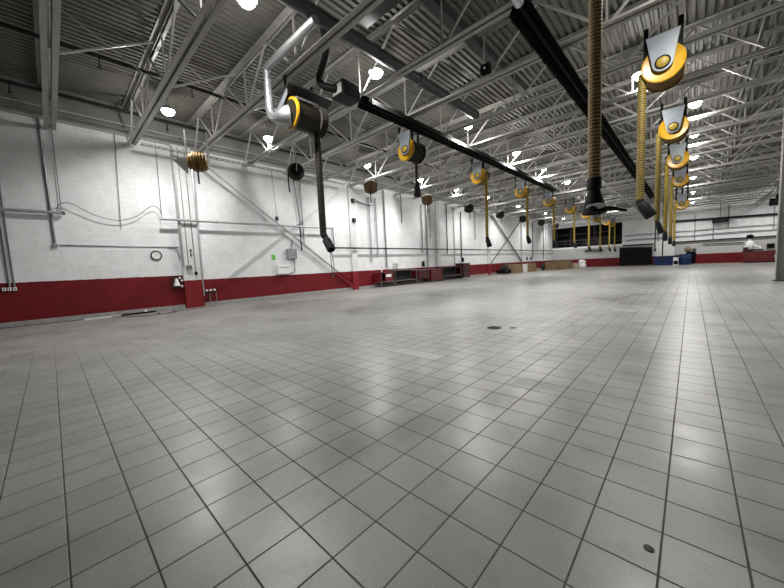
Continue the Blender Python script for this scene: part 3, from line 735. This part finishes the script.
for y, z, lab in ((22.25, 1.35, 'beside the dark workbench'), (44.5, 1.55, 'above the cardboard boxes, leftmost'), (46.3, 1.5, 'above the cardboard boxes, middle'), (47.9, 1.5, 'above the cardboard boxes, rightmost'), (28.9, 1.6, 'above the dark red cabinet')):
    o = thing('wall_gauge', 'small black fitting on the left wall %s' % lab, 'fitting', (XW, y, z)); MB().box((0, -.1, 0), (.15, .1, .45)).build('body', M['black'], o, bevel=.02); MB().lathe([(.02,.15), (.07,.155), (.07,.17), (.02,.175)], axis='x', n=12, at=(0,0,.25)).build('dial', M['cable'], o)

# ------------------------------------------------------------------ floor items
o = thing('floor_drain', 'round black drain cover in the middle of the tiled floor', 'drain', (-3.16, 6.62, 0))
MB().lathe([(.02,.0), (.15,0), (.16,.004), (.15,.012), (.02,.012)], n=28).build('frame', M['iron'], o)
b = MB()
for i in range(5): b.box((-.11, -.1+i*.045, .012), (.11, -.08+i*.045, .016))
b.build('grate', M['black'], o)
tag(MB().lathe([(.01,0), (.07,0), (.07,.006), (.01,.008)], n=20, at=(-2.82, 6.82, 0)).build('floor_plug', M['iron']), 'small dark cap in the floor right of the round drain', 'cap')
tag(MB().lathe([(.005,0), (.022,0), (.022,.004), (.005,.005)], n=18, at=(-.12, 1.91, 0)).build('floor_plug', M['iron']), 'small black cap in a floor tile near the camera', 'cap')
tag(MB().tube(smoothpts([(-16.9, -3.0, .012), (-16.85, -.2, .012), (-16.75, .7, .012), (-16.8, 1.2, .012), (-16.3, 1.75, .012), (-15.6, 2.1, .012), (-15.3, 2.6, .012), (-15.5, 3.2, .012), (-15.95, 3.6, .012), (-16.1, 4.3, .012), (-16.4, 5.2, .012)], 5), .016, 8).build('floor_cable', M['cable'], smooth=True), 'long black cable winding over the floor by the left wall', 'cable')
tag(MB().tube(smoothpts([(-16.0, 3.4, .04), (-15.6, 3.5, .015), (-15.3, 3.3, .012), (-15.35, 3.0, .012), (-15.8, 2.85, .012), (-16.1, 3.0, .012)], 5), .016, 8).build('floor_cable', M['cable'], smooth=True), 'short loop of black cable on the floor below the clock', 'cable')
tag(MB().bar((-16.6, .75, .03), (-16.55, 1.75, .03), .05, .05).build('metal_strip', M['whitep']), 'white strip lying on the floor by the left kerb', 'strip')
tag(MB().bar((-16.6, 1.85, .035), (-16.75, 3.0, .035), .08, .06).build('metal_bar', M['black']), 'black bar lying on the floor by the left kerb', 'bar')
tag(MB().lathe([(.02,0), (.05,.0), (.06,.05), (.04,.12), (.02,.13)], n=12, at=(-16.85, 2.65, 0)).build('cup', M['whitep']), 'small white cup standing by the kerb behind the black bar', 'cup')

# workbenches and cabinets on the left wall
def bench(label, y0, y1, h, top, body, depth=.75, shelf=True, back=True, x0=XL+.1):
    r = thing('workbench', label, 'workbench', (x0, y0, 0), 'workbenches along the left wall')
    L = y1-y0
    MB().box((0, 0, h-.06), (depth, L, h)).build('tabletop', M[top], r, bevel=.01)
    for xx in (.05, depth-.09):
        for yy in (.03, L-.09): MB().box((xx, yy, 0), (xx+.06, yy+.06, h-.06)).build('leg', M['steel'], r)
    if shelf: MB().box((.04, .04, .34), (depth-.03, L-.04, .40)).build('shelf', M['steel'], r)
    if back: MB().box((0, .02, .40), (.03, L-.02, h-.06)).build('back_panel', M[body], r)
    MB().box((.03, .02, .40), (depth-.02, .05, h-.06)).build('side_panel', M[body], r)
    return r
w = bench('red workbench with white label at the near end of the row', 16.2, 17.65, 1.1, 'redp', 'redp')
MB().box((.72, .55, .72), (.74, 1.1, .92)).build('label_plate', M['whitep'], w, label='white label')
MB().box((.70, .5, .42), (.72, 1.4, 1.04)).build('front_panel', M['redp'], w)
bench('dark open workbench right of the red one', 17.75, 20.4, 1.2, 'steel', 'dark')
w = bench('red workbench with pale top, third in the row', 20.6, 22.0, 1.1, 'steel', 'redp')
MB().box((.70, .08, .3), (.72, 1.3, 1.02)).build('front_panel', M['redd'], w)
def cabinet(label, y0, y1, h, mat, nd_, x0=XL+.1, depth=.8):
    r = thing('tool_cabinet', label, 'cabinet', (x0, y0, 0), 'red cabinets along the left wall')
    L = y1-y0
    MB().box((0, 0, .1), (depth, L, h)).build('body', M[mat], r, bevel=.015)
    for i in range(nd_):
        z = .16+(h-.3)*i/nd_
        d_ = MB().box((depth, .04, z), (depth+.02, L-.04, z+(h-.3)/nd_-.03)).build('drawer', M[mat], r, bevel=.004)
        MB().box((depth+.02, L*.25, z+(h-.3)/nd_-.09), (depth+.045, L*.75, z+(h-.3)/nd_-.06)).build('handle', M['steel'], d_)
    for yy in (.1, L-.1): MB().lathe([(.02,-.02), (.05,-.02), (.05,.02), (.02,.02)], axis='y', n=12, at=(depth-.1, yy, .05)).build('caster', M['rubber'], r)
    MB().box((.0, 0, h), (depth, L, h+.03)).build('worktop', M['steel' if mat == 'redp' else 'redd'], r)
    return r
cabinet('red drawer cabinet with pale top between two benches', 22.2, 23.9, 1.08, 'redp', 4)
bench('dark open bench with grey legs beside the red drawer cabinet', 24.1, 27.3, 1.2, 'redd', 'dark')
cabinet('tall dark red cabinet at the far end of the benches', 27.45, 28.8, 1.45, 'redd', 5)
o = thing('spray_bottle', 'white bottle standing on the near red workbench', 'bottle', (XL+.4, 16.75, 1.1)); MB().lathe([(.05,0), (.06,.02), (.06,.2), (.025,.26), (.02,.3)], n=14).build('bottle_body', M['whitep'], o, smooth=True); MB().box((-.02,-.02,.3), (.02,.08,.36)).build('nozzle', M['cable'], o)
o = thing('wire_rack', 'tangled grey wire rack standing on the dark workbench', 'rack', (XL+.45, 18.2, 1.2)); 
MB().box((-.15, -.25, 0), (.15, .25, .03)).build('base', M['steel'], o)
for i in range(5): MB().tube(smoothpts([(0, -.25+i*.12, .03), (.05, -.3+i*.13, .3), (-.05, -.2+i*.12, .5), (.02, -.25+i*.13, .42)], 4), .02, 6).build('wire_loop', M['steel'], o)
# dark machine and cardboard boxes farther along
o = thing('floor_jack', 'low dark machine on the floor left of the cardboard boxes', 'machine', (-16.2, 35.4, 0))
MB().box((-.3, 0, .1), (.5, 3.4, .5)).build('chassis', M['black'], o, bevel=.05); MB().lathe([(.1,-.3), (.42,-.3), (.45,-.2), (.45,.2), (.42,.3), (.1,.3)], axis='x', n=20, at=(.3, .9, .56)).build('drum', M['rubber'], o); MB().bar((.2, 1.6, .5), (.3, 3.2, .95), .1, .08).build('arm', M['steel'], o)
for y in (.4, 3.0): MB().lathe([(.03,-.06), (.1,-.06), (.1,.06), (.03,.06)], axis='x', n=12, at=(.4, y, .1)).build('wheel', M['rubber'], o)
def carton(label, x, y, lx, ly, h, mat='card', rz=0):
    r = thing('cardboard_box', label, 'box', (x, y, 0), 'cardboard boxes along the left wall', rz)
    MB().box((-lx/2, -ly/2, 0), (lx/2, ly/2, h)).build('carton_body', M[mat], r, bevel=.01)
    MB().box((-lx/2-.004, -.04, h*.35), (lx/2+.004, .04, h+.004)).build('tape', M['cardp'], r)
    return r
carton('large brown cardboard box, nearest in the row by the left wall', -15.9, 38.9, 1.3, 2.5, 1.05)
o = MB().box((-15.75, 40.35, 0), (-15.05, 41.2, 1.0)).build('foam_panel', M['whitep'], bevel=.02); tag(o, 'pale upright panel leaning between the first two cardboard boxes', 'panel')
carton('brown cardboard box just right of the pale upright panel', -15.3, 42.6, 1.0, 1.9, 1.05)
o = thing('tire', 'black tire standing between two cardboard boxes', 'tire', (-14.4, 44.9, .5))
b = MB(); pts = []
for k in range(8): pts.append((.36+.13*math.cos(2*PI*k/8), .16*math.sin(2*PI*k/8)))
rings = []
for k in range(24):
    a_ = 2*PI*k/24; rings.append([b.bm.verts.new((t, p_*math.cos(a_), p_*math.sin(a_))) for p_, t in pts])
for k in range(24):
    for i in range(8): b.bm.faces.new((rings[k][i], rings[k][(i+1)%8], rings[(k+1)%24][(i+1)%8], rings[(k+1)%24][i]))
b.build('tread', M['rubber'], o, smooth=True); MB().lathe([(.03,.0), (.24,.02), (.26,.0), (.24,-.02)], axis='x', n=20).build('rim', M['steel'], o)
carton('wide brown cardboard box, third from the left wall end', -13.9, 46.9, 1.2, 2.0, 1.1)
carton('widest brown cardboard box, farther right of the third one', -13.0, 49.4, 1.4, 2.4, 1.15)
carton('small pale cardboard box at the far end of the row', -12.1, 51.2, .8, 1.2, .75, 'cardp')
o = MB().lathe([(.2,0), (.5,.05), (.55,.35), (.42,.7), (.5,.95), (.2,1.15)], n=9, at=(-11.6, 53.0, 0)).build('plastic_bag', M['whitep']); tag(o, 'crumpled white plastic bag at the end of the cardboard boxes', 'bag')

# things along the far wall
o = thing('dumpster', 'large black container before the far wall', 'container', (-5.55, 54.6, 0))
MB().prism([(-1.75, .12), (1.7, .12), (1.72, 2.35), (-1.72, 2.5)], 'y', -.7, .9).build('body', M['black'], o, bevel=.04)
MB().prism([(-1.8, 2.52), (1.8, 2.37), (1.8, 2.47), (-1.8, 2.62)], 'y', -.75, .95).build('lid', M['rubber'], o)
for sx in (-1.3, -.1, 1.2): MB().lathe([(.03,-.05), (.11,-.05), (.11,.05), (.03,.05)], axis='x', n=12, at=(sx, -.55, .11)).build('caster', M['steel'], o)
o = thing('white_board', 'big white panel standing above the dark blue bin by the far wall', 'panel', (-2.64, 54.75, 1.2))
MB().box((-1.05, -.05, 0), (1.05, .05, 1.85)).build('panel', M['whitep'], o, bevel=.01); MB().box((-1.08, -.06, -.05), (1.08, .06, 0)).build('edge', M['steel'], o)
for sx in (-.9, .9): MB().box((sx-.05, -.05, -1.2), (sx+.05, .05, -.05)).build('leg', M['steel'], o)
o = thing('storage_bin', 'low dark blue bin under the white panel', 'bin', (-2.66, 54.1, 0))
MB().prism([(-.9, .0), (.9, .0), (1.0, 1.12), (-1.0, 1.12)], 'y', -.45, .45).build('body', M['blue'], o, bevel=.03); MB().box((-1.03, -.48, 1.08), (1.03, .48, 1.14)).build('rim', M['black'], o)
o = thing('water_cooler', 'small white machine between the blue bin and the blue drum', 'machine', (-1.4, 53.3, 0)); MB().box((-.24, -.2, 0), (.24, .2, .95)).build('body', M['whitep'], o, bevel=.02); MB().box((-.2, -.215, .1), (.2, -.2, .55)).build('door', M['black'], o)
def drum(label, x, y, r_, h, mat):
    t = thing('plastic_drum', label, 'drum', (x, y, 0))
    MB().lathe([(r_*.9,0), (r_,.03), (r_,h*.3), (r_*1.04,h*.33), (r_,h*.36), (r_,h*.64), (r_*1.04,h*.67), (r_,h*.7), (r_,h*.95), (r_*.92,h)], n=24).build('barrel', M[mat], t, smooth=True)
    MB().lathe([(r_*.5,h), (r_*.94,h), (r_*.94,h+.04), (r_*.5,h+.05)], n=24).build('lid', M['blue' if mat == 'blue' else 'black'], t)
drum('blue plastic drum in front at the far wall', -.55, 53.9, .55, 1.3, 'blue')
drum('dark blue drum left of the blue one at the far wall', -1.08, 54.98, .42, 1.2, 'blue')
o = thing('trash_cart', 'black cart right of the blue drum at the far wall', 'cart', (-.15, 55.3, 0)); MB().box((-.36, -.4, .12), (.55, .4, 1.6)).build('body', M['black'], o, bevel=.03); MB().tube([(.56, -.3, 1.3), (.66, -.3, 1.45), (.66, .3, 1.45), (.56, .3, 1.3)], .03, 8).build('handle', M['steel'], o)
for sx in (-.2, .35): MB().lathe([(.03,-.04), (.12,-.04), (.12,.04), (.03,.04)], axis='x', n=12, at=(sx, -.3, .12)).build('wheel', M['rubber'], o)
o = MB().lathe([(.2,0), (.62,.06), (.7,.25), (.55,.5), (.3,.62), (.1,.66)], n=11).build('cardboard_bundle', M['card']); o.location = (-.36, 55.3, 1.605); o.scale = (.5, .5, 1); tag(o, 'tan heap of crushed cardboard on top of the black cart', 'heap')
o = MB().lathe([(.05,0), (.2,.05), (.22,.3), (.12,.42), (.05,.46)], n=12, at=(.22, 55.3, 1.605)).build('rag_bundle', M['cable']); tag(o, 'small dark bundle on the black cart beside the tan heap', 'bundle')
# red cabinet and pale machine at far right
o = thing('tool_cabinet', 'wide red cabinet at the foot of the far wall near the steel column', 'cabinet', (5.6, 54.6, 0))
MB().box((-1.25, -.4, .12), (1.5, .45, 1.25)).build('body', M['redp'], o, bevel=.02); MB().box((-1.28, -.43, 1.25), (1.53, .48, 1.3)).build('worktop', M['redd'], o)
for i in range(3):
    d_ = MB().box((-1.2+i*.9, -.42, .3), (-.36+i*.9, -.4, 1.2)).build('door', M['redp'], o, bevel=.004); MB().box((-.5+i*.9, -.445, .65), (-.46+i*.9, -.42, .85)).build('handle', M['steel'], d_)
MB().box((-1.2, -.35, 0), (1.45, .4, .12)).build('plinth', M['black'], o)
o = thing('drill_press', 'pale upright machine with round black top behind the wide red cabinet', 'machine', (4.9, 55.6, 0))
MB().box((-.4, -.3, 0), (.4, .3, .1)).build('base', M['steel'], o)
MB().lathe([(.22,.1), (.22,1.3), (.36,1.5), (.40,2.0), (.3,2.35), (.16,2.5), (.16,2.75)], n=20).build('column', M['whitep'], o, smooth=True)
MB().lathe([(.1,2.72), (.26,2.78), (.31,2.95), (.28,3.12), (.1,3.22)], n=20).build('motor_head', M['black'], o, smooth=True)
MB().tube([(.25,-.2,1.95), (.75,-.35,1.75), (.85,-.4,1.5)], .1, 10).build('arm', M['whitep'], o, smooth=True)
MB().box((-.5, -.55, 1.34), (1.0, -.2, 1.5)).build('work_table', M['black'], o, bevel=.02)
o = thing('bench_box', 'small dark red box on the left end of the wide red cabinet', 'box', (4.5, 54.4, 1.3)); MB().box((-.18, -.2, 0), (.18, .2, .42)).build('body', M['redd'], o, bevel=.01); MB().box((-.19,-.21,.42), (.19,.21,.46)).build('lid', M['black'], o)
o = thing('wall_box', 'square dark red box on the far wall beside the steel column', 'box', (6.75, YB, 1.55)); MB().box((-.3, -.2, 0), (.3, 0, .55)).build('body', M['redd'], o, bevel=.01); MB().box((-.26,-.22,.04), (.26,-.2,.51)).build('door', M['black'], o)
o = thing('white_pail', 'white pail on the floor at the right end of the wide red cabinet', 'pail', (6.9, 53.2, 0)); MB().lathe([(.3,0), (.38,.8), (.4,.82), (.36,.82)], n=20).build('bucket', M['whitep'], o); MB().tube(arc(10, lambda t: (.38*math.cos(PI*t), 0, .8+.15*math.sin(PI*t))), .012, 6).build('handle', M['steel'], o)
o = thing('wall_shelf', 'dark narrow shelf on the far wall below the loft', 'shelf', (-11.2, YB, 2.55)); MB().box((-1.2, -.35, 0), (1.2, 0, .08)).build('board', M['black'], o)
for sx in (-.9, .9): MB().box((sx-.03, -.3, -.25), (sx+.03, 0, 0)).build('bracket', M['steel'], o)

# ------------------------------------------------------------------ world, camera, colour
w = bpy.data.worlds.new('world'); S.world = w; w.use_nodes = True
w.node_tree.nodes['Background'].inputs[0].default_value = (.05, .05, .052, 1); w.node_tree.nodes['Background'].inputs[1].default_value = 1

cd = bpy.data.cameras.new('camera'); cam = bpy.data.objects.new('camera', cd); COL.objects.link(cam)
fpx, yaw, pitch, roll = 319.375, -.7541, -.0852, -.0470
cd.sensor_fit = 'HORIZONTAL'; cd.sensor_width = 36; cd.lens = fpx / 784 * 36; cd.clip_end = 200; cd.clip_start = .05
F = Vector((math.sin(yaw)*math.cos(pitch), math.cos(yaw)*math.cos(pitch), math.sin(pitch)))
R = Vector((math.cos(yaw), -math.sin(yaw), 0)); U = R.cross(F)
R2 = math.cos(roll)*R + math.sin(roll)*U; U2 = -math.sin(roll)*R + math.cos(roll)*U
mw = Matrix((R2, U2, -F)).transposed().to_4x4(); mw.translation = (0, 0, H); cam.matrix_world = mw
S.camera = cam
vs = S.view_settings; vs.view_transform = 'Standard'; vs.look = 'None'; vs.gamma = 1; vs.exposure = 0.0
try: vs.use_curve_mapping = False
except Exception: pass
S.cycles.max_bounces = 6; S.cycles.diffuse_bounces = 4; S.cycles.glossy_bounces = 3
S.cycles.sample_clamp_indirect = 6
